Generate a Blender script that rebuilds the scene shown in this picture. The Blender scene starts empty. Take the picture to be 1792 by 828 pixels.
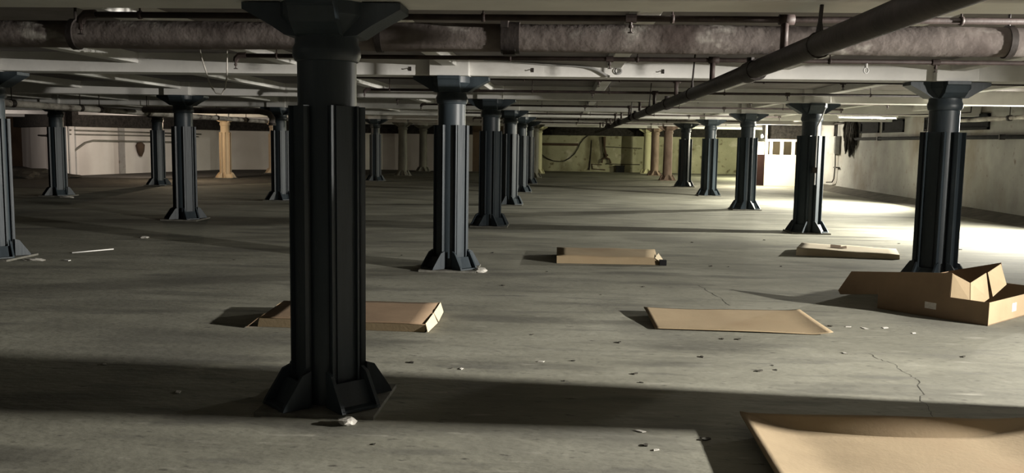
import bpy, bmesh, math, random
from mathutils import Vector, Matrix, noise
C = bpy.context.scene
COL = C.collection
rnd = random.Random(7)

# ------------------------------------------------------------------ camera, world, exposure
F_PX, PITCH, YAW, ROLL, EYE = 1549.65, 0.106774, 0.059059, 0.015582, 1.6
cd = bpy.data.cameras.new('camera'); cam = bpy.data.objects.new('camera', cd); COL.objects.link(cam)
cd.sensor_fit = 'HORIZONTAL'; cd.sensor_width = 36.0; cd.lens = 36.0 * F_PX / 1792.0
cd.clip_start = 0.05; cd.clip_end = 300
fw = Vector((-math.sin(YAW), math.cos(YAW), 0)); rt = Vector((math.cos(YAW), math.sin(YAW), 0)); up = Vector((0, 0, 1))
f2 = fw * math.cos(PITCH) - up * math.sin(PITCH); u2 = up * math.cos(PITCH) + fw * math.sin(PITCH)
r3 = rt * math.cos(ROLL) + u2 * math.sin(ROLL); u3 = u2 * math.cos(ROLL) - rt * math.sin(ROLL)
M = Matrix((( r3.x, u3.x, -f2.x, 0), (r3.y, u3.y, -f2.y, 0), (r3.z, u3.z, -f2.z, EYE), (0, 0, 0, 1)))
cam.matrix_world = M
C.camera = cam
C.view_settings.view_transform = 'Standard'; C.view_settings.look = 'None'
C.view_settings.gamma = 1.0; C.view_settings.use_curve_mapping = False
C.view_settings.exposure = 0.0
w = bpy.data.worlds.new('world'); C.world = w; w.use_nodes = True
bg = w.node_tree.nodes['Background']; bg.inputs[0].default_value = (.95, .85, .88, 1); bg.inputs[1].default_value = 0.016
C.cycles.max_bounces = 6; C.cycles.diffuse_bounces = 4; C.cycles.sample_clamp_indirect = 4.0
C.cycles.caustics_reflective = False; C.cycles.caustics_refractive = False
C.cycles.use_denoising = True

# lamps of the room: (x, y, z, watts, colour)
# battens: x, y, z, watts, colour, tilt towards the hall, beam spread
BATTENS = [(8.95, 5.12, 2.20, 1420, (1, .95, .865), 87, 120, 1.5), (9.32, 16.7, 2.22, 950, (1, .96, .85), 46, 132, .42), (8.9, 24.8, 2.36, 900, (1, .96, .82), 45, 130, 1.5)]
BULBS = [(7.52, 34.8, 1.95, 900, (1, .93, .74)), (8.9, 43.0, 2.2, 1000, (1, .98, .66)), (-13.62, 31.3, 2.12, 230, (1, .80, .56))]
# floods: x, y, z, watts, colour, target
FLOODS = [(-14.9, 31.7, 2.2, 430, (1, .86, .76), (-18.3, 37.6, 1.1)), (-24.5, 31.0, 2.2, 400, (1, .87, .78), (-22.5, 37.5, 1.0))]

ROW0, ROWD, COL0, COLD = 5.216, 5.7414, -1.416, 5.9151
def RY(k): return ROW0 + ROWD * (k - 1)
def CX(i): return COL0 + COLD * i
Z_GIRD, Z_JOIST, Z_SLAB, X_WALL, Y_FAR = 2.38, 2.49, 2.62, 10.0, 49.6

# ------------------------------------------------------------------ materials
def mat(name, stops, scale=3.0, detail=6, rough=.8, bump=0.0, bscale=40, metallic=0.0, spec=.3, stretch=(1, 1, 1), spots=None, coord='Object', distortion=0.0):
    m = bpy.data.materials.new(name); m.use_nodes = True
    nt = m.node_tree; N = nt.nodes; L = nt.links
    b = N['Principled BSDF']; b.inputs['Roughness'].default_value = rough
    b.inputs['Metallic'].default_value = metallic; b.inputs['Specular IOR Level'].default_value = spec
    tc = N.new('ShaderNodeTexCoord'); mp = N.new('ShaderNodeMapping'); mp.inputs['Scale'].default_value = stretch
    L.new(tc.outputs[coord], mp.inputs[0])
    nz = N.new('ShaderNodeTexNoise'); nz.inputs['Scale'].default_value = scale; nz.inputs['Detail'].default_value = detail
    nz.inputs['Roughness'].default_value = .62; nz.inputs['Distortion'].default_value = distortion
    L.new(mp.outputs[0], nz.inputs['Vector'])
    cr = N.new('ShaderNodeValToRGB'); e = cr.color_ramp.elements
    while len(e) < len(stops): e.new(.5)
    for el, (p, c) in zip(e, stops): el.position = p; el.color = (*c, 1)
    L.new(nz.outputs[0], cr.inputs[0]); out = cr.outputs[0]
    for (sc, lo, hi, colr, st) in (spots or []):
        n2 = N.new('ShaderNodeTexNoise'); n2.inputs['Scale'].default_value = sc; n2.inputs['Detail'].default_value = 5
        m2 = N.new('ShaderNodeMapping'); m2.inputs['Scale'].default_value = st; L.new(tc.outputs[coord], m2.inputs[0]); L.new(m2.outputs[0], n2.inputs['Vector'])
        r2 = N.new('ShaderNodeMapRange'); r2.inputs[1].default_value = lo; r2.inputs[2].default_value = hi
        L.new(n2.outputs[0], r2.inputs[0])
        mx = N.new('ShaderNodeMixRGB'); mx.inputs[2].default_value = (*colr, 1)
        L.new(r2.outputs[0], mx.inputs[0]); L.new(out, mx.inputs[1]); out = mx.outputs[0]
    L.new(out, b.inputs['Base Color'])
    if bump:
        n3 = N.new('ShaderNodeTexNoise'); n3.inputs['Scale'].default_value = bscale; n3.inputs['Detail'].default_value = 4
        L.new(mp.outputs[0], n3.inputs['Vector'])
        bp = N.new('ShaderNodeBump'); bp.inputs['Strength'].default_value = bump; bp.inputs['Distance'].default_value = .02
        L.new(n3.outputs[0], bp.inputs['Height']); L.new(bp.outputs[0], b.inputs['Normal'])
    return m
def emit(name, col, s):
    m = bpy.data.materials.new(name); m.use_nodes = True; b = m.node_tree.nodes['Principled BSDF']
    b.inputs['Emission Color'].default_value = (*col, 1); b.inputs['Emission Strength'].default_value = s
    b.inputs['Base Color'].default_value = (.8, .8, .8, 1); return m
ONE = (1, 1, 1)
M_FLOOR = mat('concrete floor', [(.25, (.15, .148, .118)), (.5, (.235, .232, .188)), (.75, (.315, .312, .26))], .8, 12, .85, .22, 16, stretch=(.7, 1.3, 1), distortion=.4, spots=[
    (1.1, .52, .66, (.125, .123, .102), (.45, 1.8, 1)), (7.0, .62, .80, (.36, .35, .30), (.35, 1.6, 1)), (.38, .52, .68, (.14, .138, .115), ONE), (16, .62, .74, (.085, .08, .068), (.6, 1.5, 1)), (3.2, .56, .70, (.15, .148, .125), (.35, 1.6, 1))])
M_CEIL = mat('grey ceiling', [(.3, (.17, .155, .155)), (.7, (.26, .24, .238))], 2, 6, .9, .1, 12, spots=[(1.2, .58, .75, (.12, .105, .10), ONE)])
M_WHITE = mat('dirty white paint', [(.3, (.62, .61, .585)), (.7, (.78, .77, .74))], 1.6, 7, .8, .08, 20, spots=[(1.0, .6, .78, (.42, .39, .36), (1, 1, 3))])
M_WALL = mat('whitewashed wall', [(.3, (.27, .265, .255)), (.7, (.42, .415, .40))], .9, 8, .9, .25, 9, spots=[(.6, .50, .70, (.21, .18, .15), (1, 1, .7)), (5, .62, .74, (.22, .19, .165), ONE)])
M_WALLL = mat('white painted wall', [(.3, (.60, .57, .53)), (.7, (.70, .67, .63))], .7, 6, .9, .1, 9, spots=[(.6, .58, .72, (.42, .38, .35), (1, 1, .15))])
M_WALLF = mat('stained far wall', [(.3, (.34, .33, .22)), (.7, (.52, .51, .36))], .8, 9, .9, .2, 9, spots=[(.7, .54, .68, (.18, .165, .10), (1, 1, .5)), (3, .60, .70, (.17, .15, .09), (1, 1, 1.2)), (1.4, .64, .72, (.62, .6, .48), ONE)])
M_BROWN = mat('brown wall', [(.3, (.055, .036, .024)), (.7, (.095, .064, .042))], 1.2, 7, .9)
M_DIRT_SHADE = mat('dark dirt and floor shade', [(.3, (.045, .042, .036)), (.7, (.11, .10, .085))], 3, 8, 1, .4, 14)  # dirt of the heap, and shade painted on the far left floor
M_STEEL = mat('blue black paint', [(.3, (.022, .030, .037)), (.62, (.040, .053, .063)), (.8, (.085, .10, .11))], 5, 8, .44, .08, 30, spec=.42, stretch=(1, 1, .16), spots=[(14, .70, .76, (.15, .145, .135), (1, 1, .3))])
M_BLACK = mat('black paint', [(.3, (.010, .010, .011)), (.7, (.022, .022, .024))], 5, 6, .9, .05, 30, spec=.1)
M_GREYC = mat('grey green paint', [(.3, (.12, .12, .10)), (.7, (.22, .215, .18))], 3, 7, .6, .08, 20, stretch=(1, 1, .3))
M_CARDP = mat('cream cardboard', [(.3, (.60, .53, .40)), (.7, (.70, .62, .48))], 2.2, 5, .9, .04, 40)
M_RUST = mat('rusty brown paint', [(.3, (.15, .105, .08)), (.7, (.30, .225, .18))], 3, 8, .7, .1, 20, stretch=(1, 1, .4))
M_CREAM = mat('pale cream paint', [(.3, (.55, .53, .33)), (.7, (.70, .68, .46))], 2, 6, .6, .05, 20, stretch=(1, 1, .3))
M_TAN = mat('tan paint', [(.3, (.50, .39, .26)), (.7, (.66, .52, .36))], 2, 6, .6, .05, 20, stretch=(1, 1, .3))
M_PAD = mat('concrete pad', [(.3, (.10, .097, .085)), (.7, (.19, .185, .16))], 6, 7, .9, .3, 20)
M_PLAST = mat('broken plaster', [(.3, (.45, .43, .39)), (.7, (.62, .60, .55))], 9, 6, .9, .3, 20)
M_LAG = mat('lagged pipe', [(.3, (.085, .070, .064)), (.55, (.155, .132, .122)), (.8, (.23, .21, .195))], 3.2, 9, .9, .25, 12, spots=[(5, .62, .70, (.36, .34, .31), (.6, 1, 1)), (2.0, .52, .70, (.06, .045, .04), ONE)])
M_LAGW = mat('flaking white pipe wrap', [(.36, (.12, .10, .09)), (.48, (.46, .43, .40)), (.7, (.70, .67, .64))], 4, 8, .9, .2, 14, stretch=(1, .5, 1))
M_IRON = mat('dark iron pipe', [(.3, (.016, .013, .012)), (.7, (.042, .034, .031))], 6, 7, .6, .1, 30, spec=.25)
M_IRON2 = mat('brown iron pipe', [(.3, (.028, .020, .019)), (.7, (.075, .055, .050))], 6, 7, .6, .1, 30)
M_CARD = mat('cardboard', [(.3, (.27, .208, .128)), (.7, (.345, .268, .168))], 2.2, 5, .9, .06, 40, spots=[(1.1, .54, .72, (.25, .18, .108), ONE)])
M_CARDL = mat('pale cardboard', [(.3, (.50, .42, .29)), (.7, (.60, .51, .36))], 2.2, 5, .9, .04, 40)
M_CARDB = mat('brown cardboard', [(.3, (.20, .138, .088)), (.7, (.27, .19, .12))], 2.2, 5, .9, .04, 40)
M_LABEL = mat('paper label', [(.3, (.55, .52, .48)), (.7, (.75, .72, .68))], 60, 3, .8)
M_WSTICK = mat('white plastic', [(.3, (.78, .77, .75)), (.7, (.86, .85, .83))], 5, 2, .4)
M_CABLE = mat('white cable', [(.3, (.40, .38, .34)), (.7, (.52, .5, .46))], 6, 3, .5)
M_GALV = mat('galvanised grey', [(.3, (.30, .30, .29)), (.7, (.42, .42, .41))], 8, 5, .5)
M_CREAMW = mat('cream wood and lit pane', [(.3, (.78, .72, .58)), (.7, (.85, .8, .66))], 2, 4, .6)
M_REDB = mat('dark red door paint', [(.3, (.010, .0045, .0035)), (.7, (.018, .008, .006))], 2, 4, .8, spec=.1)
M_PANE = mat('dark window pane', [(.3, (.020, .016, .010)), (.7, (.045, .036, .022))], 1.5, 4, .3, spec=.3)
M_SOOT_SHADE = mat('sooty rags and unlit backing', [(.3, (.012, .011, .010)), (.7, (.05, .045, .04))], 9, 6, 1, .5, 30)
M_CRACK = mat('crack filler', [(.3, (.05, .047, .04)), (.7, (.09, .085, .07))], 9, 4, 1)
M_CHIP = mat('dark chip', [(.3, (.03, .028, .022)), (.7, (.075, .07, .055))], 30, 4, 1)
M_TUBE = emit('lit tube', (1, .96, .86), 9)
M_BULB = emit('lit bulb', (1, .95, .82), 40)

# ------------------------------------------------------------------ mesh helpers
def box(bm, x0, x1, y0, y1, z0, z1):
    v = [bm.verts.new(p) for p in ((x0,y0,z0),(x1,y0,z0),(x1,y1,z0),(x0,y1,z0),(x0,y0,z1),(x1,y0,z1),(x1,y1,z1),(x0,y1,z1))]
    for f in ((3,2,1,0),(4,5,6,7),(0,1,5,4),(1,2,6,5),(2,3,7,6),(3,0,4,7)): bm.faces.new([v[i] for i in f])
def slab_poly(bm, pts, off):
    """a flat outline (3D points) given thickness by the vector off"""
    a = [bm.verts.new(p) for p in pts]; b = [bm.verts.new(Vector(p) + Vector(off)) for p in pts]; n = len(pts)
    bm.faces.new(a[::-1]); bm.faces.new(b)
    for i in range(n): bm.faces.new((a[i], a[(i+1) % n], b[(i+1) % n], b[i]))
def tube(bm, pts, r, seg=10, cap=True):
    P = [Vector(p) for p in pts]; rings = []; prev = None
    for i, p in enumerate(P):
        t = ((P[min(i+1, len(P)-1)] - P[i]).normalized() + (P[i] - P[max(i-1, 0)]).normalized()).normalized()
        if prev is None:
            a = Vector((0, 0, 1)) if abs(t.z) < .9 else Vector((1, 0, 0)); n = t.cross(a).normalized()
        else: n = (prev - t * prev.dot(t)).normalized()
        prev = n; b = t.cross(n); rr = r[i] if isinstance(r, (list, tuple)) else r
        rings.append([bm.verts.new(p + (n * math.cos(2*math.pi*k/seg) + b * math.sin(2*math.pi*k/seg)) * rr) for k in range(seg)])
    for A, B in zip(rings, rings[1:]):
        for k in range(seg):
            f = bm.faces.new((A[k], A[(k+1) % seg], B[(k+1) % seg], B[k])); f.smooth = True
    if cap: bm.faces.new(rings[0][::-1]); bm.faces.new(rings[-1])
def lathe(bm, prof, seg=24, c=(0, 0)):
    rings = [[bm.verts.new((c[0] + r*math.cos(2*math.pi*k/seg), c[1] + r*math.sin(2*math.pi*k/seg), z)) for k in range(seg)] for r, z in prof]
    for A, B in zip(rings, rings[1:]):
        for k in range(seg):
            f = bm.faces.new((A[k], A[(k+1) % seg], B[(k+1) % seg], B[k])); f.smooth = True
    bm.faces.new(rings[0][::-1]); bm.faces.new(rings[-1])
def arc(p0, p1, sag, n=12):
    p0, p1 = Vector(p0), Vector(p1)
    return [p0.lerp(p1, i/n) - Vector((0, 0, sag * 4 * (i/n) * (1 - i/n))) for i in range(n+1)]
def sharp(me, a=35):
    bm = bmesh.new(); bm.from_mesh(me)
    bmesh.ops.recalc_face_normals(bm, faces=bm.faces)
    for e in bm.edges:
        if len(e.link_faces) == 2 and e.calc_face_angle(0) > math.radians(a): e.smooth = False
    bm.to_mesh(me); bm.free()
def obj(name, bm, m, parent=None, loc=(0, 0, 0), bevel=0.0):
    me = bpy.data.meshes.new(name); bm.to_mesh(me); bm.free(); sharp(me)
    me.materials.append(m); o = bpy.data.objects.new(name, me); COL.objects.link(o); o.location = loc
    if parent: o.parent = parent
    if bevel:
        b = o.modifiers.new('bevel', 'BEVEL'); b.width = bevel; b.segments = 2; b.limit_method = 'ANGLE'
    return o
def tag(o, label, cat, group=None, kind=None):
    o['label'] = label; o['category'] = cat
    if group: o['group'] = group
    if kind: o['kind'] = kind
    return o
def thing(name, label, cat, loc=(0, 0, 0), rz=0, group=None):
    o = bpy.data.objects.new(name, None); COL.objects.link(o); o.location = loc; o.rotation_euler = (0, 0, rz); o.empty_display_size = .2
    return tag(o, label, cat, group)
def struct(name, bm, m, label=None, cat=None, parent=None, bevel=0.0):
    o = obj(name, bm, m, parent, bevel=bevel)
    if parent is None:
        o['kind'] = 'structure'
        o['label'] = label or name; o['category'] = cat or name.split('_')[0]
    return o
def B(): return bmesh.new()
def kids(o): return list(o.children)
def dup(root, loc, label=None, group=None, rz=None):
    r = root.copy(); COL.objects.link(r); r.location = loc
    if rz is not None: r.rotation_euler = (0, 0, rz)
    if label: r['label'] = label
    if group: r['group'] = group
    for ch in kids(root):
        c = ch.copy(); COL.objects.link(c); c.parent = r
        for g in kids(ch):
            d = g.copy(); COL.objects.link(d); d.parent = c
    return r

# ------------------------------------------------------------------ the setting
bm = B(); box(bm, -32, 12, -4, 52, -.2, 0)
floor = struct('floor', bm, M_FLOOR, 'worn grey concrete floor', 'floor')
def ribbon(pts, wd):
    bm = B(); L = []
    for i, p in enumerate(pts):
        a = Vector(pts[max(i-1, 0)]); b = Vector(pts[min(i+1, len(pts)-1)]); t = (b - a).normalized(); n = Vector((-t.y, t.x))
        ww = wd * (.5 + rnd.random()); q = Vector(p)
        L.append((bm.verts.new((*(q + n*ww), .0012)), bm.verts.new((*(q - n*ww), .0012))))
    for a, b in zip(L, L[1:]): bm.faces.new((a[0], a[1], b[1], b[0]))
    return bm
def wiggle(pts, n=5, a=.02):
    out = []
    for p, q in zip(pts, pts[1:]):
        for i in range(n): out.append((p[0] + (q[0]-p[0])*i/n + rnd.uniform(-a, a), p[1] + (q[1]-p[1])*i/n + rnd.uniform(-a, a)))
    return out + [pts[-1]]
obj('floor_crack', ribbon(wiggle([(2.395, 6.94), (2.42, 6.76), (2.456, 6.62), (2.465, 6.31), (2.474, 6.16), (2.35, 5.80), (2.268, 5.51), (2.227, 5.30)]), .0022), M_CRACK, floor)
obj('floor_crack', ribbon(wiggle([(1.56, 10.09), (1.583, 9.63), (1.67, 9.36), (1.677, 8.86)]), .003), M_CRACK, floor)
bm = B(); box(bm, -32, 12, -4, 52, Z_SLAB, Z_SLAB + .2)
struct('ceiling', bm, M_CEIL, 'low grey concrete ceiling', 'ceiling')
nt_ = 0
for k in range(0, 9):          # girders over each row of columns, with a block above every capital
    y = RY(k); bm = B(); box(bm, -30, X_WALL, y - .2, y + .2, Z_GIRD, Z_SLAB + .01)
    nt_ += 1
    struct('trim_%d' % nt_, bm, M_WHITE, 'white ceiling girder', 'beam', bevel=.012)
    if k:
        for i in range(-2, 2):
            if k == 8 and i == -2: continue
            bm = B(); box(bm, CX(i) - .24, CX(i) + .24, y - .30, y + .30, Z_GIRD - .006, Z_SLAB + .008)
            nt_ += 1; struct('trim_%d' % nt_, bm, M_WHITE, 'white block above a column capital', 'beam', bevel=.01)
for i in range(-7, 6):         # joists running away from the camera
    x = COL0 + COLD / 3 * i
    if x > X_WALL - .2: continue
    bm = B(); box(bm, x - .085, x + .085, -3.9, Y_FAR, Z_JOIST, Z_SLAB + .005); nt_ += 1
    struct('trim_%d' % nt_, bm, M_WHITE, 'white ceiling joist', 'beam', bevel=.01)
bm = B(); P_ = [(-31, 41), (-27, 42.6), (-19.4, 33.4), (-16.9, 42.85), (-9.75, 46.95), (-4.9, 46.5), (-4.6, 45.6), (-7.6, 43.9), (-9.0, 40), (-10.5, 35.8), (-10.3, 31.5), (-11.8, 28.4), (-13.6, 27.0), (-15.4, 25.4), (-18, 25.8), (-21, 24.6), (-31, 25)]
bm.faces.new([bm.verts.new((x, y, .004)) for x, y in P_]); nt_ += 1  # shade painted as a darker floor sheet, kept dim under the lamps
struct('trim_%d' % nt_, bm, M_DIRT_SHADE, 'painted shade on the floor before the white left wall', 'floor')
# right wall, with a dark splayed foot
bm = B(); box(bm, X_WALL, X_WALL + .4, -4, 52, -.1, Z_SLAB)
struct('wall_right', bm, M_WALL, 'whitewashed right wall', 'wall')
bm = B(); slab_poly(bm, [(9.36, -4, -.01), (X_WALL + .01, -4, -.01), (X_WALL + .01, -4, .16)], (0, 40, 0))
struct('baseboard_right', bm, M_DIRT_SHADE, 'dark splayed foot of the right wall', 'baseboard')
bm = B(); box(bm, -3.2, X_WALL + .4, Y_FAR, Y_FAR + .3, -.1, Z_SLAB)
struct('wall_far', bm, M_WALLF, 'stained yellowish far wall', 'wall')
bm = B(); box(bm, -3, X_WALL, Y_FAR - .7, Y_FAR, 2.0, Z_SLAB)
nt_ += 1; struct('trim_%d' % nt_, bm, M_SOOT_SHADE, 'dark beam along the top of the far wall', 'beam')
def wall_seg(name, p, q, m, label, h=Z_SLAB):
    P, Q = Vector((*p, 0)), Vector((*q, 0)); d = (Q - P).normalized(); n = Vector((-d.y, d.x, 0))
    bm = B(); slab_poly(bm, [P - Vector((0,0,.1)), Q - Vector((0,0,.1)), Q + Vector((0,0,h)), P + Vector((0,0,h))], n * .3)
    return struct(name, bm, m, label, 'wall')
wall_seg('wall_corner', (-27, 42.7), (-19.4, 33.5), M_WALLL, 'white wall running back to the left')
wall_seg('wall_left', (-19.4, 33.5), (-16.9, 42.9), M_WALLL, 'white left wall')
wall_seg('wall_back', (-16.9, 42.9), (-9.75, 47.0), M_WALLL, 'dim white wall behind the left columns')
wall_seg('wall_middle', (-9.75, 47.0), (-4.9, 46.6), M_WALLL, 'dim white wall left of the far wall')
wall_seg('wall_return', (-4.9, 46.6), (-3.0, Y_FAR + .1), M_BROWN, 'reddish return wall')
wall_seg('wall_side', (-32, 41.5), (-27, 42.7), M_BROWN, 'brown wall at far left')
# pilasters on the left wall
d = Vector((2.5, 9.4, 0)).normalized(); nn = Vector((d.y, -d.x, 0))
for t0, t1 in ((.05, .42), (2.75, 3.05), (5.1, 5.4)):
    a = Vector((-19.4, 33.5, 0)) + d*t0; b = Vector((-19.4, 33.5, 0)) + d*t1
    bm = B(); slab_poly(bm, [a, b, b + Vector((0,0,2.2)), a + Vector((0,0,2.2))], nn*.08); nt_ += 1
    struct('trim_%d' % nt_, bm, M_WALL, 'greyish pilaster on the left wall', 'pilaster')
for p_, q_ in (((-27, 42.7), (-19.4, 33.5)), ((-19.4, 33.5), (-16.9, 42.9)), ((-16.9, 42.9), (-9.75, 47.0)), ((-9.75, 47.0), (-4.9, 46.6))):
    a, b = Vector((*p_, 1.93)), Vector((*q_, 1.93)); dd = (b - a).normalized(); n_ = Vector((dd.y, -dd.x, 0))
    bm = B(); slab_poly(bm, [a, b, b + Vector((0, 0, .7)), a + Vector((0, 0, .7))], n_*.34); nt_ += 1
    struct('trim_%d' % nt_, bm, M_SOOT_SHADE, 'dark beam along the top of a white wall at left', 'beam')
# small high windows in the right wall
for n, (y0, y1) in enumerate(((29.2, 30.95), (27.1, 28.85), (23.75, 25.55), (21.75, 23.5))):
    bm = B(); fr = .06; x = X_WALL
    for a in ((y0, y1, 2.06, 2.06 + fr), (y0, y1, 2.44 - fr, 2.44), (y0, y0 + fr, 2.06, 2.44), (y1 - fr, y1, 2.06, 2.44)):
        box(bm, x - .05, x + .02, a[0], a[1], a[2], a[3])
    wo = struct('window_%d' % (n+1), bm, M_BLACK, 'small dark window high in the right wall', 'window')
    bm = B(); box(bm, x - .015, x + .01, y0 + fr*.5, y1 - fr*.5, 2.09, 2.41); obj('pane', bm, M_BLACK, wo)

# ------------------------------------------------------------------ columns
_cache = {}
def rot(bm, a): bmesh.ops.rotate(bm, verts=bm.verts, cent=(0, 0, 0), matrix=Matrix.Rotation(a, 3, 'Z'))
def column_meshes(style, m):
    key = (style, m.name); slim = style == 'slim'; style = 'jacket' if slim else style
    if key in _cache: return _cache[key]
    out = []
    def add(name, bm, mm=m):
        me = bpy.data.meshes.new(name); bm.to_mesh(me); bm.free(); sharp(me); me.materials.append(mm); out.append((name, me))
    bm = B(); box(bm, -.35, .35, -.34, .34, -.005, .024); add('base_pad', bm, M_PAD if style == 'jacket' else m)
    bm = B(); lathe(bm, [(.172, .02), (.172, 2.05)] if style == 'jacket' else [(.21, .02), (.19, 2.05)], 28); add('shaft', bm)
    bm = B(); r0 = .172 if style == 'jacket' else .19
    lathe(bm, [(r0 - .01, 2.04), (r0 + .012, 2.05), (r0 + .026, 2.08), (r0 + .026, 2.12), (r0 + .012, 2.15), (r0 + .012, 2.19), (r0 - .01, 2.20)], 28); add('neck_ring', bm)
    bm = B(); lathe(bm, [(r0, 2.18), (r0 + .02, 2.205), (r0 + .06, 2.25), (r0 + .10, 2.30), (r0 + .10, 2.374)], 16); add('capital', bm)
    for a in range(4):
        bm = B(); ext = .46 if a % 2 == 0 else .36
        slab_poly(bm, [(.12, -.13, 2.18), (.21, -.13, 2.19), (.295, -.13, 2.245), (ext - .02, -.13, 2.325), (ext, -.13, 2.335), (ext, -.13, 2.373), (.12, -.13, 2.373)], (0, .26, 0))
        rot(bm, a * math.pi / 2); add('bracket', bm)
    if style == 'jacket':
        for a in range(4):
            bm = B(); z0, z1 = .03, 1.79
            t_, q_ = (.092, .205) if slim else (.112, .226)
            box(bm, .168, .180, -t_, t_, z0, z1)
            box(bm, .168, q_, t_ - .014, t_, z0, z1); box(bm, .168, q_, -t_, -t_ + .014, z0, z1)
            box(bm, .178, .190, -.05, .05, z0, z1)
            rot(bm, math.pi/4 + a*math.pi/2); add('channel', bm)
    for a in range(4):
        bm = B()
        for s in (-1, 1):
            slab_poly(bm, [(.19, s*.118 - .011, .028), (.375, s*.118 - .011, .028), (.36, s*.118 - .011, .06), (.245, s*.118 - .011, .225), (.19, s*.118 - .011, .245)], (0, .022, 0))
        slab_poly(bm, [(.215, -.112, .028), (.315, -.112, .028), (.232, -.112, .17), (.215, -.112, .17)], (0, .224, 0))
        box(bm, .19, .37, -.118, .118, .028, .045)
        rot(bm, math.pi/4 + a*math.pi/2); add('base_shoe', bm)
    _cache[key] = out; return out
def column(i, k, style, m, label, x=None, y=None):
    t = thing('column', label, 'column', (CX(i) if x is None else x, RY(k) if y is None else y, 0), 0, 'basement columns')
    for name, me in column_meshes(style, m):
        o = bpy.data.objects.new(name, me); COL.objects.link(o); o.parent = t
    return t
J, S_, R_ = 'jacket', 'slim', 'round'
column(0, 1, S_, M_STEEL, 'large blue-black steel column closest to the camera, left of centre')
column(0, 2, S_, M_STEEL, 'blue-black column with bright lit strips, right behind the closest column')
column(0, 3, S_, M_STEEL, 'dark column directly behind the bright-striped column of the middle row')
column(0, 4, S_, M_STEEL, 'fourth column along the middle row, half hidden by the third')
column(0, 5, S_, M_STEEL, 'fifth column along the middle row, a thin sliver behind the fourth')
column(0, 6, S_, M_STEEL, 'sixth column along the middle row, slim and dark, before the pale ones')
column(0, 7, R_, M_GREYC, 'pale grey-green round column near the end of the middle row')
column(0, 8, R_, M_CREAM, 'cream round column ending the middle row at the far wall')
column(1, 1, J, M_STEEL, 'blue-black column of the right row beside the camera, outside the frame')
column(1, 2, J, M_STEEL, 'big blue-grey column behind the open cardboard box at right')
b3 = column(1, 3, J, M_STEEL, 'dark column carrying a conduit, right of the white partition')
column(1, 4, J, M_STEEL, 'dark column just left of the lit bulb and white partition')
column(1, 5, J, M_STEEL, 'fifth dark column of the right row, second left of the partition')
column(1, 6, J, M_STEEL, 'sixth dark column of the right row, between brown and blue-black ones')
column(1, 7, R_, M_RUST, 'mottled rusty brown round column in the right row')
column(1, 8, R_, M_RUST, 'dark brown round column touching the cream one in view')
column(1, 9, R_, M_CREAM, 'bright cream round column against the far wall', x=4.38, y=48.4)
column(-1, 2, S_, M_STEEL, 'dark column cut by the left edge of the photo')
column(-1, 3, S_, M_STEEL, 'blue-black column in the left middle distance, widest left of the closest column')
column(-1, 4, S_, M_STEEL, 'dark column showing just left of the closest column')
column(-1, 5, S_, M_STEEL, 'dark column hidden behind the closest column')
column(-1, 6, S_, M_STEEL, 'thin dark column seen just right of the closest column')
column(-1, 7, R_, M_GREYC, 'dim grey round column, first of two left of the bright-striped column')
column(-1, 8, R_, M_GREYC, 'dim grey round column, second of two left of the bright-striped column')
column(-2, 4, S_, M_STEEL, 'dark column in front of the white wall corner at far left')
column(-2, 5, S_, M_STEEL, 'dark column at the right end of the lit white left wall')
column(-2, 6, S_, M_TAN, 'tan painted column glowing in warm light at left')
column(-2, 7, S_, M_TAN, 'tan column peeking out behind a dark one, left of the closest column')
# conduit and switch box on the column beside the partition
bm = B(); tube(bm, [(.03, -.255, .9), (.03, -.255, 1.95), (.10, -.25, 2.12), (.16, -.25, 2.30)], .014, 8)
cdt = obj('conduit', bm, M_GALV, b3); cdt['label'] = 'grey conduit'
bm = B(); box(bm, -.03, .06, -.29, -.235, 1.12, 1.22); obj('junction_box', bm, M_IRON, cdt)

# ------------------------------------------------------------------ pipes overhead
bp_ = thing('lagged_pipe', 'thick mottled grey lagged pipe running across the ceiling near the camera', 'pipe', (0, 6.4, 2.333))
bm = B(); n = 60; tube(bm, [(-20 + 29.9*i/n, 0, 0) for i in range(n+1)], [.1 + .004*math.sin(i*1.7) for i in range(n+1)], 20); obj('pipe', bm, M_LAG, bp_)
for x, wd in ((-.41, .13), (-6.2, .13)):
    bm = B(); tube(bm, [(x - wd/2, 0, 0), (x + wd/2, 0, 0)], .112, 20); box(bm, x - wd*.35, x + wd*.3, -.13, .02, -.128, -.09); box(bm, x - wd*.5, x - wd*.1, -.125, .1, .06, .12)
    c_ = obj('coupling', bm, M_IRON, bp_)
for x in (-1.35, -3.6, 3.02, 6.3):
    bm = B(); tube(bm, [(x - .022, 0, 0), (x + .022, 0, 0)], .112, 20); tube(bm, [(x, 0, .1), (x, 0, Z_SLAB - 2.333)], .010, 6); obj('hanger_ring', bm, M_IRON, bp_)
# main sprinkler pipe along the aisle
mp_ = thing('sprinkler_main', 'thick dark iron pipe running diagonally up to the upper right', 'pipe', (1.43, 0, 2.16))
bm = B(); tube(bm, [(-.05, 1.5, 0), (-.03, 15, 0), (.06, 30, 0), (.1, 47, 0)], .066, 14); obj('pipe', bm, M_IRON, mp_)
for yy in (6.9, 12.6, 18.4, 24, 30):
    bm = B(); tube(bm, [(-.03, yy - .16, 0), (-.03, yy + .16, 0)], .082, 14); tube(bm, [(-.03, yy + .1, .07), (-.03, yy + .1, .11)], .03, 8); obj('coupling', bm, M_IRON, mp_)
for yy in (5.1, 10.1, 15.2, 19.5, 25.5, 31.0):
    bm = B(); tube(bm, [(-.04, yy - .015, 0), (-.04, yy + .015, 0)], .075, 12); tube(bm, [(-.04, yy, .07), (-.04, yy, .13), (-.02, yy, Z_SLAB - 2.165)], [.022, .012, .009], 6); obj('hanger', bm, M_IRON, mp_)
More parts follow.
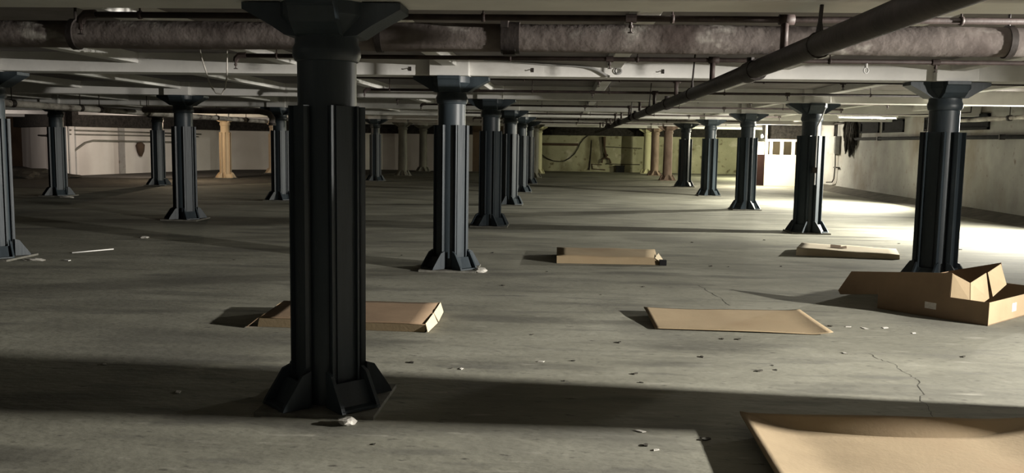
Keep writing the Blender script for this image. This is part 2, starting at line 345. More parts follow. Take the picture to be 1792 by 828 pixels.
# branch pipes
names_ = ['nearest', 'second', 'third', 'fourth', 'fifth', 'sixth', 'seventh', 'eighth', 'ninth', 'tenth', 'eleventh', 'twelfth']
where = ['in front of the lagged pipe', 'just behind the lagged pipe']
def head(bm, x, z0=0):
    tube(bm, [(x, 0, z0), (x, 0, z0 - .035)], .012, 6); lathe(bm, [(.016, z0 - .035), (.016, z0 - .05), (.006, z0 - .055), (.006, z0 - .075), (.022, z0 - .08), (.022, z0 - .084)], 10, (x, 0))
for n in range(12):
    y = 6.0 + 2.87 * n
    lab = ('thin dark sprinkler pipe crossing the ceiling %s' % where[n]) if n < 2 else 'thin dark sprinkler pipe crossing the ceiling, %s one from the camera' % names_[n]
    t = thing('sprinkler_branch', lab, 'pipe', (1.43, y, 2.42), 0, 'sprinkler branch pipes')
    bm = B(); tube(bm, [(-4.72, 0, 0), (4.7, 0, 0)], .021, 8); obj('pipe', bm, M_IRON2, t)
    bm = B(); tube(bm, [(-.02, 0, -.190), (-.02, 0, 0)], .026, 8); tube(bm, [(-.06, 0, 0), (.04, 0, 0)], .034, 8); obj('riser', bm, M_IRON2, t)
    for x in (-1.02, 2.1, 4.68):
        bm = B(); tube(bm, [(x - .035, 0, 0), (x + .035, 0, 0)], .030, 8); head(bm, x, -.01); obj('sprinkler_head', bm, M_IRON2, t)
    bm = B(); tube(bm, [(-4.66, 0, .004), (-4.73, 0, .002), (-4.765, 0, -.03), (-4.77, 0, -.06)], [.03, .032, .03, .027], 8); head(bm, -4.77, -.05); obj('elbow', bm, M_IRON2, t)
    for x in (-4.35, -2.0, -.75, 1.1, 3.4):
        bm = B(); tube(bm, [(x - .012, 0, 0), (x + .012, 0, 0)], .029, 8); tube(bm, [(x, 0, .02), (x, 0, .20)], .007, 6); obj('hanger', bm, M_IRON2, t)
# flaking pipe at left
t = thing('wrapped_pipe', 'pipe with flaking white wrapping running away at upper left', 'pipe', (-10.6, 0, 2.18))
bm = B(); tube(bm, [(0, 9, 0), (0, 20, -.006), (0, 31, -.01)], .07, 12); obj('pipe', bm, M_LAGW, t)
for yy in (12, 16.5, 18.9, 19.7, 22.0, 23.6, 26.5, 29):
    bm = B(); tube(bm, [(0, yy - .06, 0), (0, yy + .06, 0)], .078, 12); tube(bm, [(0, yy, .06), (0, yy, Z_SLAB - 2.195)], .01, 6); obj('band', bm, M_IRON, t)
# elbowed pipe left of the closest column
t = thing('elbow_pipe', 'grey pipe with an elbow turning down, left of the closest column', 'pipe', (0, 21.3, 0))
bm = B(); tube(bm, [(-10.35, 0, 2.24), (-7.9, 0, 2.24), (-7.45, 0, 2.24), (-7.22, 0, 2.19), (-7.14, 0, 2.08), (-7.14, 0, 1.9)], .075, 12); obj('pipe', bm, M_LAG, t)
bm = B(); tube(bm, [(-7.14, 0, 1.96), (-7.14, 0, 1.9)], .09, 12); obj('coupling', bm, M_IRON, t)
bm = B(); tube(bm, [(-9.6, 0, 2.24), (-9.6, 0, Z_SLAB - .004)], .01, 6); obj('hanger', bm, M_IRON, t)
# ledge pipe and its brackets along the right wall
t = thing('wall_pipe', 'dark grey pipe running level along the right wall', 'pipe', (X_WALL - .075, 0, 1.875))
bm = B(); tube(bm, [(0, 8, 0), (0, 31.8, 0)], .05, 10); obj('pipe', bm, M_BLACK, t)
for yy in (10, 14, 18, 21, 25, 29, 31.5):
    bm = B(); box(bm, -.055, .08, yy - .02, yy + .02, -.06, .06); obj('bracket', bm, M_IRON, t)
t = thing('wall_pipe', 'lumpy pale pipe under the ceiling at the upper right edge', 'pipe', (9.5, 0, 2.27))
bm = B(); tube(bm, [(0, 13 + .5*i, .004*math.sin(i*2.1)) for i in range(20)], [.05 + .006*math.sin(i*1.3) for i in range(20)], 10); obj('pipe', bm, M_LAGW, t)
for yy in (15, 17.4, 19.8):
    bm = B(); tube(bm, [(0, yy - .05, 0), (0, yy + .05, 0)], .066, 10); tube(bm, [(0, yy, .05), (0, yy, Z_SLAB - 2.27)], .01, 6); obj('band', bm, M_IRON, t)
# cables and conduits
bm = B(); tube(bm, [(-3.86, 9.2, Z_SLAB), (-3.83, 9.2, 2.43), (-3.775, 9.2, 2.253), (-3.74, 9.2, 2.135), (-3.68, 9.2, 2.058), (-3.62, 9.2, 2.047), (-3.585, 9.2, 2.107), (-3.56, 9.2, 2.23), (-3.55, 9.2, Z_SLAB)], .008, 8)
tag(obj('cable_loop', bm, M_CABLE), 'pale cable hanging in a loop from the ceiling at left', 'cable')
bm = B(); tube(bm, [(-1.0, 10.72, 2.565), (-.67, 10.72, 2.55), (-.23, 10.72, 2.522), (.1, 10.72, 2.508), (.25, 10.72, 2.49), (.35, 10.72, 2.46), (.46, 10.72, 2.40), (.50, 10.72, 2.385)], .014, 8)
tag(obj('conduit', bm, M_GALV), 'grey conduit curving down across the second white girder', 'conduit')
bm = B(); tube(bm, arc((5.0, 17.3, 2.22), (8.9, 20.3, 2.40), .04), .012, 8); tube(bm, [(8.9, 20.3, 2.40), (8.95, 20.4, 2.61)], .012, 8); tube(bm, [(5.0, 17.3, 2.22), (4.75, 17.0, 2.3)], .012, 8)
tag(obj('cable', bm, M_IRON), 'dark cable slanting up from the conduit column to the right', 'cable')
for n, (x, lab) in enumerate(((-.42, 'small dark hook on the second girder, left of the curving conduit'), (1.13, 'small dark hook on the second girder, left of the sprinkler riser'), (-1.9, 'small dark hook on the second girder, left of the bright-striped column'))):
    bm = B(); tube(bm, [(x, 10.762, 2.46), (x, 10.735, 2.46), (x - .005, 10.72, 2.45), (x - .022, 10.72, 2.445), (x - .028, 10.72, 2.455)], .005, 6); box(bm, x - .006, x + .014, 10.745, 10.765, 2.43, 2.48)
    tag(obj('wall_hook', bm, M_IRON), lab, 'hook')
bm = B(); tube(bm, [(2.87, 8.85, 2.40), (2.87, 8.85, 2.36)], .014, 8); tube(bm, [(2.87 + .022*math.sin(a*math.pi/6), 8.85, 2.335 + .028*math.cos(a*math.pi/6)) for a in range(13)], .006, 6)
tag(obj('pipe_hook', bm, M_GALV), 'small pale loop hanging from the second sprinkler pipe at right', 'hook')

bm = B()
for q_ in range(3): tube(bm, [(.60 + (.045 - .006*q_)*math.sin(a*math.pi/8), 10.745 - .006*q_, 2.455 + (.042 - .006*q_)*math.cos(a*math.pi/8)) for a in range(17)], .004, 6)
tag(obj('wire_coil', bm, M_GALV), 'small coil of wire hung on the second girder beside the curving conduit', 'wire')

# ------------------------------------------------------------------ lamps
blabs = ['tube lamp on the ceiling right of the camera, outside the frame', 'tube lamp on the ceiling beyond the right edge of the photo', 'lit tube lamp under the ceiling in front of the small wall windows']
for (x, y, z, pw, c, tilt, spr, ln), lab in zip(BATTENS, blabs):
    t = thing('tube_lamp', lab, 'lamp', (x, y, z), 0, 'tube lamps along the right wall')
    bm = B(); box(bm, -ln - .05, .05, -.06, .06, .05, .11); obj('housing', bm, M_WSTICK, t, bevel=.008)
    bm = B(); tube(bm, [(-ln, 0, .033), (0, 0, .033)], .016, 8); obj('tube', bm, M_TUBE, t)
    for xx in (-ln*.85, -ln*.15):
        bm = B(); tube(bm, [(xx, 0, .1), (xx, 0, (Z_GIRD if y < 6 else Z_SLAB) - z)], .008, 6); obj('hanger', bm, M_GALV, t)
    for xx in (-ln - .03, .03):
        bm = B(); box(bm, xx - .015, xx + .015, -.03, .03, .0, .055); obj('end_cap', bm, M_GALV, t)
    ld = bpy.data.lights.new('tube_light', 'AREA'); ld.shape = 'RECTANGLE'; ld.size = .12; ld.size_y = .16; ld.energy = pw; ld.color = c; ld.spread = math.radians(spr)
    lo = bpy.data.objects.new('tube_light', ld); COL.objects.link(lo); lo.parent = t; lo.location = (-.12, 0, -.05)
    lo.rotation_euler = (0, math.radians(tilt), math.radians(3 if y < 6 else 0))      # tipped towards the hall, away from the wall
ulabs = ['bare lit bulb hanging left of the white partition', 'bare bulb hanging near the far wall behind the right row', 'bare bulb hanging in front of the tan column at left']
for (x, y, z, pw, c), lab in zip(BULBS, ulabs):
    t = thing('bare_bulb', lab, 'lamp', (x, y, z), 0, 'bare bulbs')
    bm = B(); lathe(bm, [(.006, -.052), (.03, -.045), (.045, -.02), (.048, .0), (.042, .025), (.022, .06), (.018, .08)], 16); obj('bulb', bm, M_BULB, t)
    bm = B(); lathe(bm, [(.022, .078), (.024, .09), (.022, .13), (.008, .14)], 12); obj('socket', bm, M_BLACK, t)
    bm = B(); tube(bm, [(0, 0, .135), (0, 0, Z_SLAB - z)], .006, 6); obj('cord', bm, M_BLACK, t)
    ld = bpy.data.lights.new('bulb_light', 'POINT'); ld.energy = pw; ld.color = c; ld.shadow_soft_size = .05
    lo = bpy.data.objects.new('bulb_light', ld); COL.objects.link(lo); lo.parent = t; lo.location = (0, -.02, -.06)

flabs = ['small floodlight aimed at the white left wall', 'small floodlight beyond the left edge of the photo']
for (x, y, z, pw, c, tg), lab in zip(FLOODS, flabs):
    q = (Vector(tg) - Vector((x, y, z))).to_track_quat('-Z', 'Y')
    t = thing('floodlight', lab, 'lamp', (x, y, z), 0, 'floodlights')
    bm = B(); slab_poly(bm, [(-.12, -.08, .0), (.12, -.08, .0), (.12, .08, .0), (-.12, .08, .0)], (0, 0, .07)); bmesh.ops.transform(bm, matrix=q.to_matrix().to_4x4(), verts=bm.verts); obj('housing', bm, M_BLACK, t)
    bm = B(); slab_poly(bm, [(-.10, -.06, -.004), (.10, -.06, -.004), (.10, .06, -.004), (-.10, .06, -.004)], (0, 0, .003)); bmesh.ops.transform(bm, matrix=q.to_matrix().to_4x4(), verts=bm.verts); obj('lens', bm, M_TUBE, t)
    bm = B(); tube(bm, [(0, 0, .05), (0, 0, Z_SLAB - z - .003)], .01, 6); obj('bracket', bm, M_BLACK, t)
    ld = bpy.data.lights.new('flood_light', 'SPOT'); ld.energy = pw; ld.color = c; ld.shadow_soft_size = .06; ld.spot_size = math.radians(105); ld.spot_blend = .5
    lo = bpy.data.objects.new('flood_light', ld); COL.objects.link(lo); lo.parent = t; lo.rotation_euler = q.to_euler(); lo.location = q @ Vector((0, 0, -.07))

# ------------------------------------------------------------------ partition by the right wall
YP = 36.1
t = thing('partition', 'bright white partition with a row of small windows at far right', 'partition', (8.0, YP, 0))
pz0, pz1 = 1.24, 1.77
bm = B(); box(bm, .0, 1.98, 0, .06, 0, pz0); obj('panel', bm, M_CREAMW, t)
bm = B(); box(bm, 0, 1.98, -.02, .08, pz1, 1.86)
for a, b in ((0, .05), (.12, .23), (.53, .66), (.98, 1.11), (1.43, 1.56), (1.86, 1.98)): box(bm, a, b, -.02, .08, pz0, pz1)
obj('window_frame', bm, M_CREAMW, t)
for a, b in ((.05, .12), (.23, .53), (.66, .98), (1.11, 1.43), (1.56, 1.86)):
    bm = B(); box(bm, a, b, .02, .035, pz0, pz1); obj('pane', bm, M_PANE, t)
bm = B(); box(bm, -.06, .0, -.03, .09, 0, 2.40); obj('post', bm, M_CREAMW, t)
bm = B(); box(bm, -.50, -.06, .0, .05, 0, 1.24); dr = obj('door', bm, M_REDB, t); dr['label'] = 'dark red door leaf'
bm = B(); box(bm, -.42, -.10, .0, .03, 1.24, 1.75); obj('lit_door_pane', bm, M_CREAMW, dr)  # pale colour paints the bulb's reflection in the door glass
bm = B(); box(bm, 0, 1.98, .9, .96, 1.86, 2.6); obj('shade_backing', bm, M_SOOT_SHADE, t)  # dark sheet stands in for the unlit far wall above the partition
# panel, conduit and hanging soot by the right wall
t = thing('electrical_panel', 'pale electrical box on the right wall beside the partition', 'electrical box', (X_WALL - .02, 33.5, 1.62))
bm = B(); box(bm, -.18, .0, -.32, .32, -.30, .36); obj('case', bm, M_GALV, t, bevel=.01)
bm = B(); box(bm, -.195, -.17, -.28, .28, -.26, .32); obj('cover', bm, M_GALV, t)
bm = B()
for yy in (-.15, 0, .15): tube(bm, [(-.08, yy, .34), (-.08, yy, .84)], .022, 8)
tube(bm, [(-.08, .2, .82), (-.08, -1.0, .82)], .035, 8); obj('feed_conduit', bm, M_IRON, t)
bm = B(); tube(bm, [(-.08, -.1, -.30), (-.07, -.12, -.7), (-.08, -.08, -1.2), (-.10, .05, -1.33), (-.15, .6, -1.36)], .022, 8); box(bm, -.13, .0, -.42, -.1, -.80, -.76); obj('drop_conduit', bm, M_IRON, t)
bm = B()
for q in range(70):
    y0 = 31.3 + rnd.random()*1.0; a = (y0 - 31.3); L_ = .5 + .75*math.sin(math.pi*min(1, a*.9 + .05)) * rnd.uniform(.6, 1.05)
    p = [Vector((X_WALL - .03 - rnd.random()*.13, y0, Z_SLAB - .12))]
    for s in range(5): p.append(p[-1] + Vector((rnd.uniform(-.03, .03), rnd.uniform(-.09, .07), -L_/5)))
    for v in p: v.x = min(v.x, X_WALL - .03)
    tube(bm, p, [.02, .035, .05, .04, .03, .008], 6)
tag(obj('hanging_rags', bm, M_SOOT_SHADE), 'black ragged mass hanging on the right wall near the partition', 'rags', kind='stuff')
# far wall details
bm = B(); tube(bm, [(-1.9, Y_FAR - .06, 1.25)] + [Vector(p) for p in ((-1.44, Y_FAR - .06, .99), (-1.05, Y_FAR - .06, .70), (-.7, Y_FAR - .06, .57), (-.35, Y_FAR - .06, .54), (-.06, Y_FAR - .06, .58), (.2, Y_FAR - .06, .72), (.47, Y_FAR - .06, .96), (.65, Y_FAR - .06, 1.25), (.77, Y_FAR - .06, 1.53), (.95, Y_FAR - .06, 1.8), (1.2, Y_FAR - .06, 2.0))], .022, 8)
tag(obj('cable', bm, M_IRON), 'black cable sagging in a long arc on the far wall', 'cable')
bm = B(); box(bm, -1.9, .68, Y_FAR - .1, Y_FAR, 1.42, 1.56); tag(obj('wall_rail', bm, M_BROWN), 'brown wooden rail on the far wall above the sagging cable', 'rail')
bm = B(); tube(bm, [(2.1, Y_FAR - .03, 1.40), (4.2, Y_FAR - .03, 1.33)], .02, 6); tag(obj('conduit', bm, M_IRON), 'thin upper pipe line on the far wall beside the cream column', 'conduit')
bm = B(); tube(bm, [(2.2, Y_FAR - .03, .45), (4.1, Y_FAR - .03, .44)], .022, 6); tag(obj('conduit', bm, M_IRON), 'thin lower pipe line on the far wall beside the cream column', 'conduit')
bm = B(); tube(bm, [(1.42, Y_FAR - .03, 1.75), (1.38, Y_FAR - .03, .9), (1.33, Y_FAR - .04, .25), (1.30, Y_FAR - .05, .1)], [.02, .025, .04, .06], 6); tag(obj('conduit', bm, M_IRON), 'thin vertical pipe on the far wall beside the sagging cable', 'conduit')
bm = B(); tube(bm, [(2.1, Y_FAR - .16, 1.95), (2.12, Y_FAR - .16, 1.3), (2.2, Y_FAR - .16, .95)], [.09, .06, .07], 8); tube(bm, [(2.2, Y_FAR - .16, .92), (2.27, Y_FAR - .16, .85)], .12, 8)
tube(bm, [(2.0, Y_FAR - .14, .50), (2.02, Y_FAR - .14, .7), (2.2, Y_FAR - .14, .8), (2.4, Y_FAR - .14, .72), (2.5, Y_FAR - .14, .50)], .05, 8); tag(obj('valve_pipe', bm, M_BROWN), 'dark valve and bent pipe low on the far wall', 'pipe')
bm = B(); box(bm, 2.78, 3.24, Y_FAR - .35, Y_FAR - .02, 0, .36); box(bm, 2.76, 3.26, Y_FAR - .37, Y_FAR, .34, .38); tag(obj('dark_crate', bm, M_BLACK), 'small dark box on the floor against the far wall', 'box')
bm = B(); tube(bm, [(2.2, Y_FAR - .03, .12), (1.5, Y_FAR - .03, .16), (1.45, Y_FAR - .03, .42), (2.0, Y_FAR - .03, .40)], .03, 6); tag(obj('valve_pipe', bm, M_BROWN), 'rusty pipe stub at the foot of the far wall', 'pipe')
# left wall pipes and hanging bag
O = Vector((-19.4, 33.5, 0))
def lw(s, z, off=.1): return O + d*s + nn*off + Vector((0, 0, z))
bm = B(); tube(bm, [lw(.25, .95), lw(.9, 1.30), lw(1.3, 1.38), lw(7.5, 1.32)], .04, 8)
tag(obj('wall_pipe', bm, M_GREYC), 'dark pipe with a slanting end along the white left wall', 'pipe')
bm = B(); tube(bm, [lw(.1, 1.62), lw(7.8, 1.60)], .025, 8); tag(obj('wall_pipe', bm, M_GREYC), 'thin upper pipe along the white left wall', 'pipe')
bm = B(); tube(bm, [lw(.1, 1.78), lw(8.0, 1.72)], .03, 8); tag(obj('wall_pipe', bm, M_GREYC), 'topmost pipe along the white left wall', 'pipe')
bm = B(); tube(bm, [lw(3.82, 1.32, .17), lw(3.85, 1.2, .17), lw(3.87, .95, .17), lw(3.90, .72, .15)], [.10, .19, .15, .05], 10); tag(obj('hanging_sack', bm, M_BROWN), 'dark brown sack hanging from a pipe on the white left wall', 'sack')
d2_ = Vector((7.6, -9.2, 0)).normalized(); n2_ = Vector((d2_.y, -d2_.x, 0)); O2 = Vector((-19.4, 33.5, 0))
bm = B(); tube(bm, [O2 - d2_*6 + n2_*.1 + Vector((0,0,1.55)), O2 - d2_*.3 + n2_*.1 + Vector((0,0,1.55))], .035, 8); tube(bm, [O2 - d2_*3.4 + n2_*.1 + Vector((0,0,1.55)), O2 - d2_*2.9 + n2_*.1 + Vector((0,0,1.55))], .09, 8)
tag(obj('wall_pipe', bm, M_IRON), 'dark pipe with a valve on the white wall at far left', 'pipe')
bm = B()
bmesh.ops.create_icosphere(bm, subdivisions=4, radius=1)
for v in bm.verts:
    n_ = noise.noise(v.co*2.2)*.35 + 1; v.co = Vector((v.co.x*2.6*n_, v.co.y*1.0*n_, max(v.co.z, -.05)*.34*n_))
tag(obj('dirt_heap', bm, M_DIRT_SHADE, loc=(-20.9, 31.6, 0)), 'low dark heap of dirt before the white wall corner at far left', 'heap')

# ------------------------------------------------------------------ cardboard on the floor
def warp_box(name, base, top, label, m, mt=None, group='flattened cardboard boxes'):
    """closed flat carton: four floor corners and four top corners; the lid is a part of its own"""
    t = thing(name, label, 'cardboard', (0, 0, 0), 0, group)
    bm = B(); n = 10
    def edge(P, i, s): return P[i].lerp(P[(i+1) % 4], s)
    bot, tp = [Vector((*p, .002)) for p in base], [Vector(p) for p in top]
    lo_, hi_ = [], []
    for i in range(4):
        for k in range(n):
            s = k / n; a = edge(bot, i, s); b = edge(tp, i, s); b.z += .006*math.sin(s*9 + i*2)*math.sin(math.pi*s)
            lo_.append(bm.verts.new(a)); hi_.append(bm.verts.new(b))
    L = len(lo_)
    for k in range(L): bm.faces.new((lo_[k], lo_[(k+1) % L], hi_[(k+1) % L], hi_[k]))
    bm.faces.new(lo_[::-1])
    obj('sides', bm, m, t)
    bm = B(); G = []
    for a in range(n+1):
        row = []
        for b in range(n+1):
            s, r = a/n, b/n
            p0 = edge(tp, 0, s); p1 = tp[3].lerp(tp[2], s); p0.z += .006*math.sin(s*9)*math.sin(math.pi*s); s2 = 1 - s; p1.z += .006*math.sin(s2*9 + 4)*math.sin(math.pi*s2)
            p = p0.lerp(p1, r); p.z += -.004*math.sin(math.pi*s)*math.sin(math.pi*r) + .003*noise.noise(Vector((s*4, r*3, len(label)))) * (0 if a in (0, n) or b in (0, n) else 1) + .001
            row.append(bm.verts.new(p))
        G.append(row)
    for a in range(n):
        for b in range(n):
            f = bm.faces.new((G[a][b], G[a+1][b], G[a+1][b+1], G[a][b+1])); f.smooth = True
    o = obj('lid', bm, mt or m, t); s_ = o.modifiers.new('thickness', 'SOLIDIFY'); s_.thickness = .005; s_.offset = 1
    return t
def panel(name, pts, off, m, parent):
    bm = B(); slab_poly(bm, pts, off); return obj(name, bm, m, parent)
# flat box in the middle distance
t = warp_box('flat_carton', [(-.09, 11.68), (1.29, 11.75), (1.33, 12.75), (-.10, 12.62)], [(-.092, 11.69, .10), (1.20, 11.76, .088), (1.31, 12.75, .085), (-.10, 12.62, .10)], 'long flat cardboard box with a torn corner lying right of the bright-striped column', M_CARD)
bm = B(); box(bm, 1.27, 1.36, 11.70, 11.79, .001, .07); f_ = obj('end_flap', bm, M_BLACK, t); f_['label'] = 'black end flap'
panel('corner_flap', [(1.21, 11.76, .092), (1.30, 11.80, .02), (1.36, 12.1, .015), (1.31, 12.3, .088)], (.003, .003, .004), M_CARDL, t)
# pale long box near the right column
t = warp_box('flat_carton', [(3.41, 13.16), (4.82, 12.93), (5.05, 13.72), (3.69, 13.97)], [(3.42, 13.17, .105), (4.82, 12.94, .06), (5.05, 13.72, .062), (3.70, 13.96, .10)], 'pale flat cardboard box before the conduit column, with a scrap on top', M_CARDL, M_CARDP)
bm = B()
slab_poly(bm, [(3.98, 13.42, .095), (4.12, 13.40, .092), (4.16, 13.5, .12), (4.02, 13.55, .125)], (0, .006, .006)); slab_poly(bm, [(4.08, 13.38, .092), (4.22, 13.42, .090), (4.24, 13.5, .115), (4.12, 13.48, .095)], (0, .006, .006))
tag(obj('cardboard_scrap', bm, M_CARDB), 'torn brown scrap lying on the pale flat cardboard box', 'cardboard')
# box behind the closest column
t = warp_box('flat_carton', [(-2.585, 7.265), (-1.15, 7.23), (-1.16, 8.12), (-2.56, 7.98)], [(-2.56, 7.24, .085), (-1.137, 7.20, .075), (-1.14, 8.10, .095), (-2.58, 7.96, .10)], 'flat cardboard box lying behind the closest column, crossing on both sides', M_CARD, M_CARDB)
panel('end_flap', [(-1.137, 7.20, .082), (-1.12, 7.21, .004), (-1.095, 7.60, .004), (-1.135, 7.62, .088)], (.004, 0, .002), M_CARDL, t)
panel('end_flap', [(-1.135, 7.64, .088), (-1.095, 7.66, .004), (-1.11, 8.08, .01), (-1.14, 8.09, .098)], (.004, 0, .002), M_CARDL, t)
panel('corner_flap', [(-2.57, 7.24, .08), (-2.66, 7.20, .004), (-2.68, 7.36, .004), (-2.575, 7.40, .08)], (-.004, 0, .002), M_CARDB, t)
# loose sheets
def sheet(name, corners, zf, m, label, thick=.006, nx=34, ny=30, yf=None):
    bm = B(); G = []
    c00, c10, c11, c01 = [Vector((*p, 0)) for p in corners]
    for a in range(nx+1):
        row = []
        for b in range(ny+1):
            s, r = a/nx, b/ny; p = c00.lerp(c10, s).lerp(c01.lerp(c11, s), yf(s, r) if yf else r); p.z = zf(s, r); row.append(bm.verts.new(p))
        G.append(row)
    for a in range(nx):
        for b in range(ny):
            f = bm.faces.new((G[a][b], G[a+1][b], G[a+1][b+1], G[a][b+1])); f.smooth = True
    o = obj(name, bm, m); s_ = o.modifiers.new('thickness', 'SOLIDIFY'); s_.thickness = thick; s_.offset = 1
    return tag(o, label, 'cardboard')
def zs(s, r):
    left = .038 * max(0, 1 - s/.42)**1.6 * (.25 + .75*min(1, r*1.5))
    back = .03 * r**2 * (1 - abs(s - .45))
    curl = .03 * max(0, (s - .86)/.14)**2 * (1 - .6*r)
    return .006 + left + back + curl + .012*math.sin(math.pi*s)*(1 - r) 
sheet('cardboard_sheet', [(.80, 7.60), (2.30, 7.55), (2.29, 8.60), (.77, 8.35)], zs, M_CARD, 'warped cardboard sheet lying alone in the middle of the floor')
def zb(s, r):
    left = .06 * max(0, 1 - s/.2)**1.5
    q = max(0, (r - .80)/.20)
    back = .008 * max(0, (r - .55)/.45)**2 + (.045 + .045*math.sin(math.pi*s)) * q**.9
    right = .08 * max(0, (s - .72)/.28)**1.6 * min(1, r/.8)
    return .005 + max(left, back) + .2*min(left, back) + right * (1 - .6*q)
def yb(s, r):      # the last fifth of the grid rows makes the steep lip; its foot bows towards the camera
    foot = .985 - .085*math.sin(math.pi*s); top = 1 - .055*math.sin(math.pi*s)
    return r/.80*foot if r < .80 else foot + (r - .80)/.20*(top - foot)
sheet('cardboard_sheet', [(1.00, 3.2), (2.98, 3.1), (2.74, 5.07), (1.03, 5.03)], zb, M_CARD, 'big curled cardboard sheet in the bottom right foreground', yf=yb)
# open box at right
t = thing('open_carton', 'open brown cardboard box with flaps up in front of the right column', 'box', (3.135, 8.919, 0), math.atan2(-.7269, .6868))
TH = .006
def up_(name, pts, n, m, par=None): return panel(name, pts, Vector(n)*TH, m, par or t)
# local axes: x along the front wall, y away from the camera into the box
bm = B(); box(bm, 0, 1.05, 0, 1.1, .002, .010); obj('bottom', bm, M_CARDB, t)
fw_ = up_('front_wall', [(0, 0, .004), (1.05, 0, .004), (1.05, 0, .216), (.0, 0, .216)], (0, 1, 0), M_CARDB)
up_('right_wall', [(1.05, 0, .004), (1.05, 1.1, .004), (1.05, 1.1, .216), (1.05, 0, .216)], (-1, 0, 0), M_CARD)
up_('left_wall', [(0, .01, .004), (0, 1.1, .004), (0, 1.1, .20), (0, .01, .20)], (1, 0, 0), M_CARDB)
up_('back_wall', [(0, 1.1, .004), (1.05, 1.1, .004), (1.05, 1.1, .26), (0, 1.1, .26)], (0, -1, 0), M_CARD)
up_('front_flap', [(-.005, .0, .143), (-.405, .0, .085), (-.43, .0, .125), (-.296, .0, .338), (.2, .0, .392), (.708, .0, .445), (.697, .0, .214), (.0, .0, .214)], (0, 1, 0), M_CARDB)
up_('folded_flap', [(.705, .006, .440), (.815, .125, .357), (.825, .125, .19), (.700, .006, .213)], (.6, -.6, 0), M_CARD)
up_('folded_flap', [(.818, .13, .357), (.862, .35, .438), (.905, .35, .20), (.875, .26, .15), (.828, .13, .17)], (.8, -.3, 0), M_CARD)
up_('folded_flap', [(.868, .37, .440), (.905, .56, .512), (.969, .56, .322), (.925, .38, .215)], (.8, -.3, 0), M_CARD)
up_('back_flap', [(.40, .62, .375), (.895, .60, .520), (.936, .60, .300), (.589, .60, .100), (.40, .62, .1)], (0, 1, 0), M_CARDB)
up_('side_flap', [(.02, .05, .20), (.02, .9, .20), (.30, .85, .335), (.30, .12, .335)], (0, 0, 1), M_CARDB)
panel('paper_label', [(.47, -.002, .080), (.578, -.002, .078), (.578, -.002, .140), (.47, -.002, .142)], (0, .0025, 0), M_LABEL, fw_)
panel('paper_label', [(1.052, .52, .075), (1.052, .62, .075), (1.052, .62, .155), (1.052, .52, .155)], (-.0025, 0, 0), M_LABEL, t)

# ------------------------------------------------------------------ litter
def bar(p, q, r, m, seg=8):
    bm = B(); tube(bm, [(*p, r), (*q, r)], r, seg); return obj('white_stick', bm, m)
tag(bar((-6.66, 11.54), (-6.33, 12.02), .008, M_WSTICK), 'thin white stick lying on the dark floor at left', 'stick')
bm = B(); slab_poly(bm, [(-6.37, 10.84, .001), (-6.29, 10.81, .001), (-6.285, 10.86, .001), (-6.365, 10.89, .001)], (0, 0, .008))
tag(obj('white_scrap', bm, M_WSTICK), 'small white scrap beside the white stick at left', 'scrap')
def chunk(loc, s, label, m=M_PLAST):
    bm = B(); bmesh.ops.create_icosphere(bm, subdivisions=2, radius=1)
    for v in bm.verts:
        k = 1 + .5*noise.noise(v.co*1.4 + Vector(loc)); v.co = Vector((v.co.x*s[0]*k, v.co.y*s[1]*k, max(v.co.z, -.6)*s[2]*k + s[2]*.55))
    tag(obj('plaster_chunk', bm, m, loc=loc), label, 'rubble')
chunk((-1.01, 10.74, 0), (.085, .07, .035), 'pale broken chunk at the foot of the bright-striped column')
chunk((-1.20, 4.79, 0), (.05, .045, .028), 'pale broken chunk at the foot of the closest column')
chunk((-6.72, 10.80, 0), (.13, .06, .02), 'pale rubble at the foot of the column at the left edge')
chunk((-12.7, 21.85, 0), (.20, .08, .03), 'pale rubble at the foot of the dark column before the white wall')
chunk((-6.6, 13.5, 0), (.07, .05, .02), 'small rubble piece on the dim floor at left')
chips = []
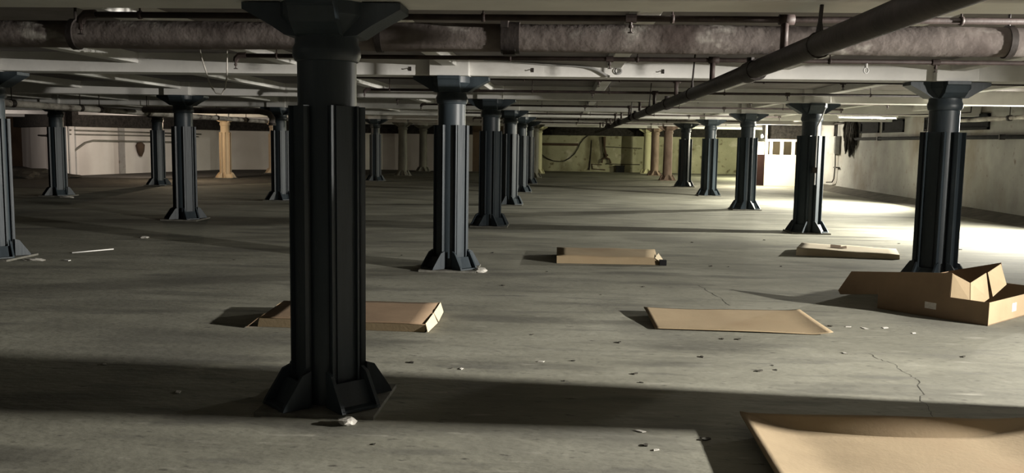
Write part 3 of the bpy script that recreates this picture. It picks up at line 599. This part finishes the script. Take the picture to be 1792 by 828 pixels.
for v_ in range(4):
    bm = B(); n = 9; ring = [((.018 + .012*rnd.random())*math.cos(2*math.pi*i/n)*1.5, (.018 + .012*rnd.random())*math.sin(2*math.pi*i/n), .0015) for i in range(n)]
    slab_poly(bm, ring, (0, 0, .009)); me = bpy.data.meshes.new('debris_chip'); bm.to_mesh(me); bm.free(); me.materials.append(M_CHIP); chips.append(me)
spots_ = [(-.975, 4.477), (.021, 5.845), (-1.077, 6.21), (.464, 7.051), (-.244, 7.257), (.087, 6.403), (1.329, 7.30), (1.06, 6.646), (.539, 5.863), (1.543, 6.446), (1.537, 6.314), (1.956, 11.758), (2.177, 11.742), (-2.252, 12.126), (-1.02, 12.64), (.518, 6.082), (1.414, 6.267), (2.393, 7.95), (1.466, 7.30), (-.67, 9.745), (-4.311, 11.277), (.459, 4.61), (.795, 4.737), (-1.802, 6.95), (-1.636, 6.6), (-.2, 10.9), (.4, 9.3), (2.9, 11.9), (3.1, 6.9), (.9, 9.9), (2.1, 14.6), (3.4, 15.2), (5.6, 15.1), (6.3, 14.4), (5.2, 17.9), (-.774, 6.083)]
for i, (x, y) in enumerate(spots_):
    o = bpy.data.objects.new('debris_chip', chips[i % 4]); COL.objects.link(o); o.location = (x, y, 0); o.rotation_euler = (0, 0, rnd.random()*6)
    s = .35 + .5*rnd.random(); o.scale = (s, s*.8, s)
    tag(o, 'small dark chip of debris lying on the concrete floor', 'debris', 'debris chips on the floor')
wl = bpy.data.meshes.new('paint_flake'); bm = B(); slab_poly(bm, [(-.03, -.01, .001), (.02, -.016, .001), (.035, .006, .001), (-.01, .014, .001)], (0, 0, .004)); bm.to_mesh(wl); bm.free(); wl.materials.append(M_PLAST)
for i, (x, y) in enumerate([(2.68, 7.9), (2.88, 7.95), (3.05, 7.75), (.506, 4.544), (-.7, 6.08), (2.2, 6.9), (-.15, 6.35), (-1.72, 5.85), (-3.2, 5.9), (.448, 4.844), (-2.4, 5.3), (2.55, 7.95)]):
    o = bpy.data.objects.new('paint_flake', wl); COL.objects.link(o); o.location = (x, y, 0); o.rotation_euler = (0, 0, rnd.random()*6); s = .6 + rnd.random()*.8; o.scale = (s, s, 1)
    tag(o, 'small white flake of paint lying on the concrete floor', 'debris', 'paint flakes on the floor')
